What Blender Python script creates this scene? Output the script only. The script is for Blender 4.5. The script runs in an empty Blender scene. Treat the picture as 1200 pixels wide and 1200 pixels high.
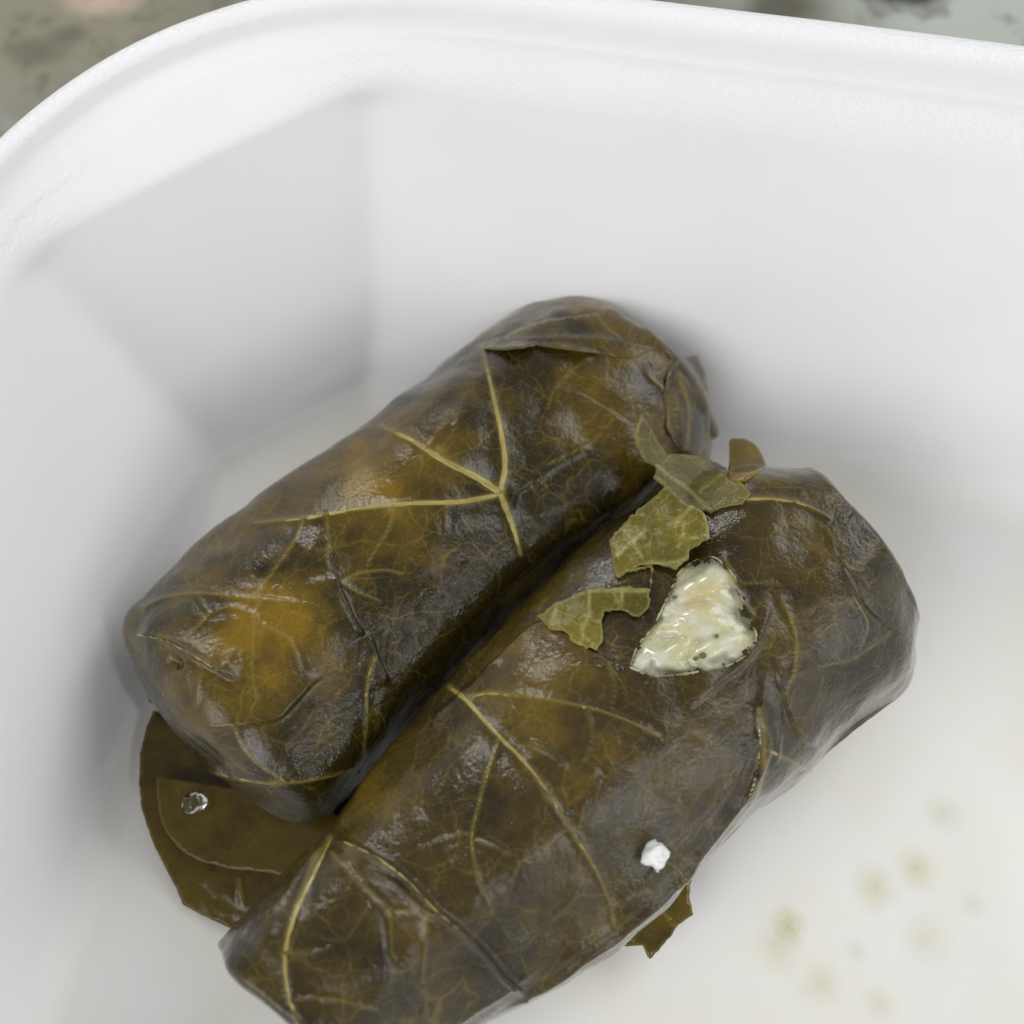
import bpy, math, random
import numpy as np
from mathutils import Vector, noise
from mathutils.bvhtree import BVHTree
from mathutils.geometry import delaunay_2d_cdt

random.seed(4); rng = np.random.default_rng(4)
S = 0.01                                    # everything below is worked out in centimetres
scene = bpy.context.scene
col = scene.collection

# ------------------------------------------------------------------ camera
PITCH, FOV, DIST = 65.0, 52.0, 15.5
_p = math.radians(PITCH)
CD = np.array([0, math.cos(_p), -math.sin(_p)]); CR = np.array([1., 0, 0]); CU = np.cross(CR, CD)
CP = -CD * DIST
F = 600 / math.tan(math.radians(FOV / 2))
cam = bpy.data.cameras.new('camera'); cam.angle = math.radians(FOV); cam.sensor_width = 36
cam.clip_start = 0.01; cam.clip_end = 20
co = bpy.data.objects.new('camera', cam); col.objects.link(co)
co.location = CP * S; co.rotation_euler = (math.radians(90 - PITCH), 0, 0)
cam.dof.use_dof = True; cam.dof.focus_distance = 0.120; cam.dof.aperture_fstop = 18.0
scene.camera = co

# ------------------------------------------------------------------ world, lamps, exposure
w = bpy.data.worlds.new('World'); scene.world = w; w.use_nodes = True
bg = w.node_tree.nodes['Background']; bg.inputs[0].default_value = (0.97, 0.98, 1.0, 1); bg.inputs[1].default_value = 0.34
def area(name, loc, target, sx, sy, power, color):
    l = bpy.data.lights.new(name, 'AREA'); l.shape = 'RECTANGLE'; l.size = sx; l.size_y = sy
    l.energy = power; l.color = color
    o = bpy.data.objects.new(name, l); col.objects.link(o); o.location = loc
    o.rotation_euler = (Vector(target) - Vector(loc)).to_track_quat('-Z', 'Y').to_euler()
    return o
area('key_light', (-0.70, -0.70, 0.80), (0, 0, 0.02), 1.10, 0.70, 9.2, (0.99, 0.99, 1.0))  # unseen key lamp, moved front-left so the tray's corner facet darkens
area('fill_light', (0.86, 0.52, 0.90), (0, 0, 0.02), 0.80, 0.60, 6.0, (0.99, 0.99, 1.0))  # unseen fill, added to brighten the tray's left wall and floor
area('side_light', (0.84, -0.52, 0.40), (0, 0, 0.02), 0.80, 0.40, 2.1, (0.98, 0.985, 1.0))
area('lamp', (0.62, -0.50, 0.72), (0, 0, 0.02), 0.06, 0.16, 1.0, (1.0, 0.99, 0.97))
area('back_light', (-0.40, 0.92, 0.62), (0, 0, 0.02), 0.24, 0.11, 3.2, (1.0, 0.99, 0.97))
scene.view_settings.view_transform = 'Standard'; scene.view_settings.look = 'None'
scene.view_settings.exposure = 0.0; scene.view_settings.gamma = 1.0
scene.view_settings.use_curve_mapping = False
scene.cycles.max_bounces = 12; scene.cycles.diffuse_bounces = 5
scene.cycles.use_denoising = True

# ------------------------------------------------------------------ helpers
def unproj(x, y, z):
    """point at height z (cm) seen along the ray of plan position (x, y)"""
    v = CD * F + CR * (x - 600) + CU * (600 - y)
    return CP + v * ((z - CP[2]) / v[2])
def ray(x, y):
    v = CD * F + CR * (x - 600) + CU * (600 - y)
    return v / np.linalg.norm(v)
def proj(P):
    d = P - CP
    w_ = d @ CD
    return np.stack([600 + F * (d @ CR) / w_, 600 - F * (d @ CU) / w_], -1)
def tag(o, label=None, cat=None, group=None, kind=None):
    if label: o['label'] = label
    if cat: o['category'] = cat
    if group: o['group'] = group
    if kind: o['kind'] = kind
    return o
def mesh_obj(name, V, faces, mat, parent=None, smooth=True, attrs=None):
    me = bpy.data.meshes.new(name)
    V = np.asarray(V, dtype=np.float64) * S
    me.from_pydata([tuple(v) for v in V], [], faces if isinstance(faces, list) else faces.tolist())
    for k, a in (attrs or {}).items():
        at = me.attributes.new(k, 'FLOAT', 'POINT'); at.data.foreach_set('value', np.ascontiguousarray(a, dtype=np.float32))
    me.materials.append(mat)
    if smooth: me.polygons.foreach_set('use_smooth', [True] * len(me.polygons))
    me.update()
    o = bpy.data.objects.new(name, me); col.objects.link(o)
    if parent:
        o.parent = parent; o.matrix_parent_inverse = parent.matrix_basis.inverted()
    return o
def empty(name, loc):
    o = bpy.data.objects.new(name, None); col.objects.link(o); o.location = Vector(loc) * S
    o.empty_display_size = 0.01
    return o
def catmull(P, n=8):
    P = np.asarray(P, float)
    if len(P) == 2: return np.linspace(P[0], P[1], n + 1)
    E = np.vstack([2 * P[0] - P[1], P, 2 * P[-1] - P[-2]])
    out = []
    for i in range(1, len(E) - 2):
        a, b, c, d = E[i - 1:i + 3]
        for t in np.linspace(0, 1, n, endpoint=False):
            out.append(.5 * (2 * b + (c - a) * t + (2 * a - 5 * b + 4 * c - d) * t ** 2 + (3 * b - a - 3 * c + d) * t ** 3))
    out.append(P[-1])
    return np.array(out)
def smooth01(x): x = np.clip(x, 0, 1); return x * x * (3 - 2 * x)
def seg_dist(Q, L):
    """distance and signed side of 2-D points Q to polyline L, and arc fraction"""
    best = np.full(len(Q), 1e9); side = np.zeros(len(Q)); frac = np.zeros(len(Q))
    ls = np.r_[0, np.cumsum(np.linalg.norm(np.diff(L, axis=0), axis=1))]
    for i in range(len(L) - 1):
        a, b = L[i], L[i + 1]; ab = b - a; l2 = ab @ ab + 1e-9
        t = np.clip(((Q - a) @ ab) / l2, 0, 1)
        d = np.linalg.norm(Q - a - t[:, None] * ab, axis=1)
        m = d < best
        best[m] = d[m]
        side[m] = np.sign(ab[0] * (Q[m, 1] - a[1]) - ab[1] * (Q[m, 0] - a[0]))
        frac[m] = (ls[i] + t[m] * (ls[i + 1] - ls[i])) / ls[-1]
    return best, side, frac
def in_poly(Q, L):
    c = np.zeros(len(Q), bool); x, y = Q[:, 0], Q[:, 1]
    for i in range(len(L)):
        (x1, y1), (x2, y2) = L[i], L[i - 1]
        m = ((y1 > y) != (y2 > y)) & (x < (x2 - x1) * (y - y1) / (y2 - y1 + 1e-12) + x1)
        c ^= m
    return c

# ------------------------------------------------------------------ materials
class NT:
    def __init__(s, name):
        s.m = bpy.data.materials.new(name); s.m.use_nodes = True
        s.t = s.m.node_tree; s.b = s.t.nodes['Principled BSDF']; s.out = s.t.nodes['Material Output']
    def n(s, t, **kw):
        x = s.t.nodes.new(t)
        for k, v in kw.items(): setattr(x, k, v)
        return x
    def l(s, a, b): s.t.links.new(a, b)
    def coords(s):
        tc = s.n('ShaderNodeTexCoord'); mp = s.n('ShaderNodeMapping'); mp.inputs['Scale'].default_value = (100, 100, 100)
        s.l(tc.outputs['Object'], mp.inputs['Vector']); return mp.outputs[0]
    def noise(s, v, sc, det=4, rough=.55, dist=0.):
        x = s.n('ShaderNodeTexNoise'); x.inputs['Scale'].default_value = sc; x.inputs['Detail'].default_value = det
        x.inputs['Roughness'].default_value = rough; x.inputs['Distortion'].default_value = dist
        s.l(v, x.inputs['Vector']); return x
    def warp(s, v, sc, amt):
        nz = s.noise(v, sc, 3)
        a = s.n('ShaderNodeVectorMath', operation='SUBTRACT'); s.l(nz.outputs['Color'], a.inputs[0]); a.inputs[1].default_value = (.5, .5, .5)
        b = s.n('ShaderNodeVectorMath', operation='SCALE'); s.l(a.outputs[0], b.inputs[0]); b.inputs['Scale'].default_value = amt
        c = s.n('ShaderNodeVectorMath', operation='ADD'); s.l(v, c.inputs[0]); s.l(b.outputs[0], c.inputs[1])
        return c.outputs[0]
    def vor(s, v, sc, feat='DISTANCE_TO_EDGE'):
        x = s.n('ShaderNodeTexVoronoi', feature=feat); x.inputs['Scale'].default_value = sc
        s.l(v, x.inputs['Vector']); return x
    def rng(s, v, a, b, c=0., d=1., smooth=False):
        x = s.n('ShaderNodeMapRange', interpolation_type='SMOOTHSTEP' if smooth else 'LINEAR')
        s.l(v, x.inputs[0])
        for i, q in enumerate((a, b, c, d)): x.inputs[1 + i].default_value = q
        return x.outputs[0]
    def math(s, op, a, b=None, clamp=False):
        x = s.n('ShaderNodeMath', operation=op, use_clamp=clamp)
        for i, q in enumerate((a, b)):
            if q is None: continue
            if isinstance(q, (int, float)): x.inputs[i].default_value = q
            else: s.l(q, x.inputs[i])
        return x.outputs[0]
    def mix(s, f, a, b, blend='MIX'):
        x = s.n('ShaderNodeMix', data_type='RGBA', blend_type=blend)
        for i, q in ((0, f), (6, a), (7, b)):
            if isinstance(q, (int, float)): x.inputs[i].default_value = q
            elif isinstance(q, tuple): x.inputs[i].default_value = q + (1,) if len(q) == 3 else q
            else: s.l(q, x.inputs[i])
        return x.outputs[2]
    def bump(s, h, strength, dist, normal=None):
        x = s.n('ShaderNodeBump'); x.inputs['Strength'].default_value = strength; x.inputs['Distance'].default_value = dist
        s.l(h, x.inputs['Height'])
        if normal: s.l(normal, x.inputs['Normal'])
        return x.outputs[0]
    def attr(s, name):
        x = s.n('ShaderNodeAttribute', attribute_name=name); return x.outputs['Fac']

def leaf_material(name, dark, mid, gold, vein, thin=0.0, wet=1.0, vein_amt=1.0, rel=.26):
    k = NT(name); v = k.coords()
    vw = k.warp(v, 1.6, .35)
    big = k.noise(v, .55, 3, .6).outputs[0]
    med = k.noise(vw, 2.2, 5, .6).outputs[0]
    fine = k.noise(v, 20, 4, .65).outputs[0]
    gatt = k.attr('gold')
    g = k.math('ADD', k.rng(big, .35, .68), k.math('MULTIPLY', gatt, 1.0))
    g = k.math('ADD', g, k.rng(med, .3, .75, -.35, .35))
    c = k.mix(k.rng(g, -.1, .75, smooth=True), dark, mid)
    c = k.mix(k.rng(g, .7, 1.5, smooth=True), c, gold)
    c = k.mix(k.rng(fine, .3, .72, .0, .38), c, (.012, .010, .004))
    # net of small veins
    e1 = k.vor(vw, 1.9).outputs['Distance']
    vw2 = k.warp(v, 4.5, .14)
    e2 = k.vor(vw2, 5.5).outputs['Distance']
    e3 = k.vor(vw2, 15).outputs['Distance']
    patch = k.rng(med, .36, .62, .2, 1.)
    l1 = k.rng(e1, .0, .030, 1., 0., True); l2 = k.rng(e2, .0, .036, 1., 0., True); l3 = k.rng(e3, .0, .075, 1., 0., True)
    ln = k.math('ADD', k.math('MULTIPLY', l1, .32), k.math('ADD', k.math('MULTIPLY', l2, .30), k.math('MULTIPLY', l3, .12)))
    ln = k.math('MULTIPLY', ln, k.math('MULTIPLY', patch, vein_amt))
    c = k.mix(ln, c, vein)
    va = k.attr('vein')
    c = k.mix(k.math('MULTIPLY', va, .75, True), c, vein)
    k.l(c, k.b.inputs['Base Color'])
    # wet film: smooth where it pools, duller where the leaf stands dry
    film = big
    rough = k.math('ADD', k.rng(film, .35, .68, .30 - .10 * wet, .44 - .12 * wet), k.rng(fine, .3, .7, -.04, .06))
    k.l(rough, k.b.inputs['Roughness'])
    k.b.inputs['IOR'].default_value = 1.45; k.b.inputs['Specular IOR Level'].default_value = .08
    k.b.inputs['Coat Weight'].default_value = wet; k.b.inputs['Coat IOR'].default_value = 1.44
    k.l(k.rng(med, .35, .7, .035, .09), k.b.inputs['Coat Roughness'])
    h = k.math('ADD', k.rng(e2, 0, .25, 0., .28, True), k.math('MULTIPLY', med, .7))
    h = k.math('ADD', h, k.math('MULTIPLY', fine, 1.2))
    nb = k.bump(h, rel, .00030)
    k.l(nb, k.b.inputs['Normal'])
    k.l(nb, k.b.inputs['Coat Normal'])
    if thin:
        tr = k.n('ShaderNodeBsdfTranslucent'); k.l(c, tr.inputs[0])
        mx = k.n('ShaderNodeMixShader'); mx.inputs[0].default_value = thin
        k.l(k.b.outputs[0], mx.inputs[1]); k.l(tr.outputs[0], mx.inputs[2]); k.l(mx.outputs[0], k.out.inputs[0])
    return k.m

M_leaf = leaf_material('vine_leaf_olive', (.022, .016, .003), (.095, .059, .004), (.21, .122, .005), (.22, .165, .026))
M_leaf2 = leaf_material('vine_leaf_brown', (.020, .0145, .004), (.054, .036, .005), (.125, .078, .007), (.18, .14, .03))
M_torn = leaf_material('vine_leaf_torn', (.10, .085, .018), (.17, .145, .024), (.25, .20, .026), (.45, .42, .15), thin=.25, wet=.7, vein_amt=1.3)
M_gold = leaf_material('vine_leaf_golden', (.085, .056, .005), (.16, .105, .007), (.25, .155, .010), (.28, .21, .03), thin=.2, wet=.9, vein_amt=.4, rel=.05)

k = NT('vein_yellow'); v = k.coords()
k.l(k.mix(k.rng(k.noise(v, 3, 4).outputs[0], .3, .7), (.20, .155, .032), (.40, .33, .085)), k.b.inputs['Base Color'])
k.b.inputs['Roughness'].default_value = .34; k.b.inputs['Coat Weight'].default_value = .4
k.l(k.bump(k.noise(v, 20, 3).outputs[0], .4, .0003), k.b.inputs['Normal']); M_vein = k.m

k = NT('torn_edge_pale'); v = k.coords()
k.l(k.mix(k.rng(k.noise(v, 9, 4).outputs[0], .35, .65), (.13, .10, .022), (.45, .42, .20)), k.b.inputs['Base Color'])
k.b.inputs['Roughness'].default_value = .25; k.b.inputs['Coat Weight'].default_value = .6; M_edge = k.m

k = NT('cooked_rice'); v = k.coords()
yel = k.rng(k.attr('gold'), 0, 1, smooth=True)
c = k.mix(k.rng(k.noise(v, 3.5, 4).outputs[0], .38, .62), (.58, .58, .47), (.50, .48, .26))
c = k.mix(k.math('MULTIPLY', k.math('MULTIPLY', yel, .8), k.rng(k.noise(v, 5, 3).outputs[0], .35, .6, .3, 1.)), c, (.56, .43, .17))
c = k.mix(k.rng(k.noise(v, 9, 3).outputs[0], .62, .74, 0, .6), c, (.30, .30, .10))
k.l(c, k.b.inputs['Base Color']); k.b.inputs['Roughness'].default_value = .22
k.b.inputs['Subsurface Weight'].default_value = .5; k.b.inputs['Subsurface Radius'].default_value = (.9, .8, .5); k.b.inputs['Subsurface Scale'].default_value = .002
k.b.inputs['Coat Weight'].default_value = .5; k.b.inputs['Coat Roughness'].default_value = .1
nb = k.bump(k.noise(v, 8, 4).outputs[0], .4, .0006)
k.l(k.bump(k.noise(v, 40, 2).outputs[0], .2, .0002, nb), k.b.inputs['Normal']); M_rice = k.m

k = NT('white_crumb')
k.b.inputs['Base Color'].default_value = (.80, .81, .79, 1); k.b.inputs['Roughness'].default_value = .4
k.b.inputs['Subsurface Weight'].default_value = .4; k.b.inputs['Subsurface Scale'].default_value = .001; M_crumb = k.m

k = NT('herb_green')
k.b.inputs['Base Color'].default_value = (.10, .12, .02, 1); k.b.inputs['Roughness'].default_value = .25; M_herb = k.m

k = NT('clear_liquid')
k.b.inputs['Base Color'].default_value = (.98, .97, .90, 1); k.b.inputs['Roughness'].default_value = .03
k.b.inputs['Transmission Weight'].default_value = 1; k.b.inputs['IOR'].default_value = 1.40; M_drop = k.m

k = NT('oil_stain')
tc = k.n('ShaderNodeTexCoord'); v = k.coords()
sep = k.attr('fade')
al = k.math('MULTIPLY', k.rng(sep, 0, 1, 0, .8), k.rng(k.noise(v, 3, 2).outputs[0], .25, .7, .6, .9))
k.b.inputs['Base Color'].default_value = (.62, .62, .22, 1); k.b.inputs['Roughness'].default_value = .35
k.l(al, k.b.inputs['Alpha']); M_stain = k.m

k = NT('white_foam'); v = k.coords()
beadf = k.vor(v, 16, 'F1').outputs['Distance']
tint = k.noise(v, .5, 3).outputs[0]
fc = k.mix(k.rng(tint, .3, .7), (.835, .835, .838), (.86, .86, .867))
sx = k.n('ShaderNodeSeparateXYZ'); k.l(v, sx.inputs[0])
film = k.math('MULTIPLY', k.rng(sx.outputs[2], .02, .35, 1, 0, True), k.rng(k.noise(v, .35, 4).outputs[0], .3, .62, .1, .85, True))
k.l(k.mix(film, fc, (.83, .815, .725)), k.b.inputs['Base Color'])
k.b.inputs['Roughness'].default_value = .48; k.b.inputs['IOR'].default_value = 1.35
rim = k.attr('rim')
hb = k.math('MULTIPLY', beadf, k.math('ADD', k.math('MULTIPLY', rim, 1.), .035))
nb = k.bump(hb, .35, .0004)
k.l(k.bump(k.noise(v, 30, 2).outputs[0], .06, .0002, nb), k.b.inputs['Normal']); M_foam = k.m

k = NT('speckled_stone'); v = k.coords(); vw = k.warp(v, .9, .9)
big = k.noise(v, .16, 2).outputs[0]
sx = k.n('ShaderNodeSeparateXYZ'); k.l(v, sx.inputs[0])
tone = k.math('ADD', k.noise(vw, .4, 4).outputs[0], k.rng(k.noise(v, .055, 1).outputs[0], .3, .7, -.12, .12))
c = k.mix(k.rng(tone, .40, .68), (.16, .15, .105), (.36, .39, .35))
def tone_patch(c, x, y, rx, ry, colr):
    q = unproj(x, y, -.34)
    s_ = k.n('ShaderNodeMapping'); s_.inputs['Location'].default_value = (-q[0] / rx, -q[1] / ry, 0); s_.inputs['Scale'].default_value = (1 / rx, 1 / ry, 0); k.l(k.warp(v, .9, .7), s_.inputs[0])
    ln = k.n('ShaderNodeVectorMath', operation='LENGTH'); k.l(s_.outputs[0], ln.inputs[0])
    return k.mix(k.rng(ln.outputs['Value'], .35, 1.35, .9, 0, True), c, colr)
for ch in ((10, 20, 4.2, 3.0, (.25, .235, .17)), (1170, 10, 3.2, 2.2, (.46, .49, .44)), (120, -4, .75, .55, (.50, .38, .29)), (1062, -8, .85, .55, (.02, .02, .018)), (915, 8, .9, .5, (.10, .095, .065)), (40, 60, .6, .4, (.15, .14, .10)), (1110, 18, .5, .4, (.45, .47, .43)), (75, 40, .4, .3, (.14, .13, .095))):  # first two are broad tone patches, olive left and pale right; rest are chips
    c = tone_patch(c, *ch)
sp = k.noise(v, 1.8, 3).outputs[0]
c = k.mix(k.rng(sp, .52, .75, 0, .6, True), c, (.09, .088, .07))
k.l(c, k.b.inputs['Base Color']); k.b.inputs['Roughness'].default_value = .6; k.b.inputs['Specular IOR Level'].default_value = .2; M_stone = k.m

# ------------------------------------------------------------------ countertop
ct = -0.34
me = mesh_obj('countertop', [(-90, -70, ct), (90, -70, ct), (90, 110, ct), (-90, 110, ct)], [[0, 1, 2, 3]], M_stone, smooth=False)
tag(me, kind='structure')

# ------------------------------------------------------------------ foam tray
yaw = math.radians(-10); EX = np.array([math.cos(yaw), math.sin(yaw)]); EY = np.array([-math.sin(yaw), math.cos(yaw)])
X0, X1, Y0, Y1 = -4.4, 9.9, -10.9, 1.5
def ring(out, cut, arc, mx=1.0, nside=70, ncor=36, soft=2):
    x0, x1, y0, y1 = X0 - out * .64, X1 + out, Y0 - out, Y1 + out
    cs = [((x0, y1), (0, -1), (1, 0)), ((x1, y1), (-1, 0), (0, -1)), ((x1, y0), (0, 1), (-1, 0)), ((x0, y0), (1, 0), (0, 1))]
    ends = []
    for (cx, cy), d0, d1 in cs:
        ends.append((np.array([cx + d0[0] * cut * mx, cy + d0[1] * cut]), np.array([cx, cy]), np.array([cx + d1[0] * cut * mx, cy + d1[1] * cut])))
    pts = []
    for i, (a, c, b) in enumerate(ends):
        for t in np.linspace(0, 1, ncor, endpoint=False):
            ch = a * (1 - t) + b * t
            th = t * math.pi / 2
            ctr = a + b - c
            ar = ctr + (a - ctr) * math.cos(th) + (b - ctr) * math.sin(th)
            pts.append(ch * (1 - arc) + ar * arc)
        nx = ends[(i + 1) % 4][0]
        for t in np.linspace(0, 1, nside, endpoint=False): pts.append(b * (1 - t) + nx * t)
    P = np.array(pts)
    for _ in range(soft):
        P = (np.roll(P, 1, 0) + 2 * P + np.roll(P, -1, 0)) / 4
    return P[:, :1] * EX + P[:, 1:] * EY
prof = []   # z, outset, corner cut, arc, rim
prof += [(0, -2.0, 1.1, 0, 0), (0, -.6, 1.35, 0, 0), (.0, -.42, 1.42, 0, 0), (.05, -.2, 1.5, 0, 0), (.15, -.03, 1.56, 0, 0), (.28, .08, 1.6, 0, 0)]
for t in np.linspace(0, 1, 14): prof.append((.4 + t * 3.95, .16 + t * 1.72, 1.65 + t * 1.55, .02 + .10 * t * t, 0))
prof += [(4.5, 1.95, 3.26, .14, .2), (4.66, 2.06, 3.38, .28, .5), (4.78, 2.18, 3.5, .42, .8), (4.85, 2.30, 3.85, .6, .8), (4.885, 2.41, 4.2, .75, .4), (4.90, 2.47, 4.4, .85, .1)]
prof += [(4.94, 2.51, 4.5, .9, 0), (5.06, 2.555, 4.65, 1, 0), (5.17, 2.59, 4.7, 1, 0), (5.25, 2.64, 4.8, 1, .6), (5.29, 2.71, 4.9, 1, 1), (5.31, 2.82, 5.0, 1, 1), (5.295, 2.94, 5.1, 1, 1),
         (5.25, 3.04, 5.18, 1, 1), (5.16, 3.10, 5.2, 1, .6), (5.05, 3.10, 5.2, 1, 0), (4.97, 3.04, 5.18, 1, 0), (4.92, 2.85, 5.0, 1, 0), (4.86, 2.65, 4.7, .9, 0), (4.6, 2.40, 3.8, .4, 0)]
for t in np.linspace(0, 1, 8): prof.append((4.3 - t * 4.35, 2.15 - t * 1.72, 3.2 - t * 1.5, .12 * (1 - t), 0))
prof += [(-.25, .22, 2.4, 0, 0), (-.33, .0, 2.3, 0, 0), (-.335, -2.0, 1.2, 0, 0)]
# round the profile a little more by resampling with a spline
PR = catmull(prof, 3); PR[:14, 0] = np.maximum(PR[:14, 0], 0); PR[:, 3] = np.clip(PR[:, 3], 0, 1); PR[:, 4] = np.clip(PR[:, 4], 0, 1)
V = []; at = []
for z, o_, c_, a_, r_ in PR:
    R = ring(o_, c_, a_, 1 + .22 * float(smooth01(1 - max(z, 0) / 4.6)), soft=2 + int(28 * float(smooth01((z - 4.2) / .5)))); V.append(np.c_[R, np.full(len(R), z)]); at.append(np.full(len(R), r_))
m = len(R); V = np.vstack(V); at = np.concatenate(at)
V[:, 2] += np.array([0.012 * noise.noise(Vector((q[0] * .35, q[1] * .35, q[2] * .2))) for q in V]) * smooth01(V[:, 2] / 1.0)
V[:, :2] += np.array([[.02 * noise.noise(Vector((q[0] * .5, q[1] * .5, q[2] * .5))), .02 * noise.noise(Vector((q[0] * .5 + 9, q[1] * .5, q[2] * .5)))] for q in V]) * smooth01(V[:, 2:3] / 1.0)
faces = []
for i in range(len(PR) - 1):
    for j in range(m):
        j2 = (j + 1) % m
        faces.append((i * m + j, i * m + j2, (i + 1) * m + j2, (i + 1) * m + j))
faces.append(list(range(m))[::-1]); faces.append(list(range((len(PR) - 1) * m, len(PR) * m)))
faces = [list(f)[::-1] for f in faces]
tray = mesh_obj('foam_tray', V, faces, M_foam, attrs={'rim': at})
tag(tray, 'white foam takeout tray with rounded rim holding the two stuffed leaf rolls', 'tray')

# ------------------------------------------------------------------ leaf rolls
def roll_body(stations, height, cap0, cap1, seed, NS=520, NTH=340, power=(0, 60, 120, 180, 240, 300), slant=.9, foot=0., blunt=2.6):
    st = np.array(stations, float)
    zc = height * .45
    L = np.array([unproj(a, b, zc) for a, b, _, _ in st]); R = np.array([unproj(c, d, zc) for _, _, c, d in st])
    C = (L + R) / 2; W = np.linalg.norm((R - L)[:, :2], axis=1) / 2
    D = (R - L)[:, :2] / np.linalg.norm((R - L)[:, :2], axis=1)[:, None]
    data = catmull(np.c_[C[:, :2], W, D], 40)
    # resample along the axis, caps as extra length with rounded shrink
    ls = np.r_[0, np.cumsum(np.linalg.norm(np.diff(data[:, :2], axis=0), axis=1))]
    tot = ls[-1]
    u = np.linspace(0, 1, NS)
    s = -cap0 + u * (tot + cap0 + cap1)
    # denser rows at both ends
    s = np.where(s < 0, -cap0 * np.sin(np.clip(-s / cap0, 0, 1) * math.pi / 2), s)
    s = np.where(s > tot, tot + cap1 * np.sin(np.clip((s - tot) / cap1, 0, 1) * math.pi / 2), s)
    sc = np.clip(s, 0, tot)
    G = np.stack([np.interp(sc, ls, data[:, i]) for i in range(5)], 1)
    t0 = (data[1, :2] - data[0, :2]); t0 /= np.linalg.norm(t0); t1 = (data[-1, :2] - data[-2, :2]); t1 /= np.linalg.norm(t1)
    G[:, :2] += np.minimum(s, 0)[:, None] * t0 + np.maximum(s - tot, 0)[:, None] * t1
    e = np.zeros(NS)
    e = np.where(s < 0, -s / cap0, e); e = np.where(s > tot, (s - tot) / cap1, e)
    shrink = np.where(s < 0, np.clip(1 - e ** blunt, 0, 1) ** (1 / 2.), np.clip(1 - e ** 2.6, 0, 1) ** (1 / 2.3))
    th = np.linspace(0, 2 * math.pi, NTH, endpoint=False)
    # wrapped-leaf section: flat panels that meet in soft edges, wandering along the roll
    acc = np.zeros((NS, NTH))
    for q, fa in enumerate(power):
        wa = np.array([noise.noise(Vector((x * .28 + q * 7.3, seed, 1.))) for x in s]); wd_ = np.array([noise.noise(Vector((x * .4 + q * 3.1, seed, 5.))) for x in s])
        ang = np.radians(fa + wa * 14); dk = 1 + wd_ * .10
        acc += (np.clip(np.cos(th[None, :] - ang[:, None]), 0, None) / dk[:, None]) ** 13
    rad = acc ** (-1 / 13.)
    XX = rad * np.cos(th)[None, :]; ZZ = rad * np.sin(th)[None, :]
    XX = XX / np.where(XX > 0, XX.max(1, keepdims=True), -XX.min(1, keepdims=True))
    ZZ = np.where(ZZ > 0, ZZ / (.5 + .5 * ZZ.max(1, keepdims=True)), -ZZ / ZZ.min(1, keepdims=True))
    X = XX * (G[:, 2] * shrink)[:, None]
    Zr = ZZ * (height / 2 * (shrink ** .8))[:, None]
    hz = height / 2
    P = np.zeros((NS, NTH, 3))
    P[:, :, :2] = G[:, None, :2] + X[:, :, None] * G[:, None, 3:5]
    P[:, :, 2] = hz + Zr
    lean = smooth01((s - tot + 1.6) / 1.6)[:, None] * np.clip(P[:, :, 2] / height - .35, 0, 1) * slant
    P[:, :, :2] -= lean[..., None] * t1
    lean = smooth01((1.5 - s) / 1.5)[:, None] * np.clip(.75 - P[:, :, 2] / height, 0, 1) * foot
    P[:, :, :2] -= lean[..., None] * t0
    return P, G
def grid_normals(P):
    du = np.gradient(P, axis=0); dv = (np.roll(P, -1, 1) - np.roll(P, 1, 1))
    n = np.cross(du, dv); n /= np.linalg.norm(n, axis=2, keepdims=True) + 1e-12
    return n
def lumps(P, amp, sc, seed, octaves=3):
    q = P.reshape(-1, 3) * sc + seed
    f = noise.fractal
    return np.array([f(Vector(p), 1.0, 2.0, octaves) for p in q]).reshape(P.shape[:2]) * amp

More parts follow.
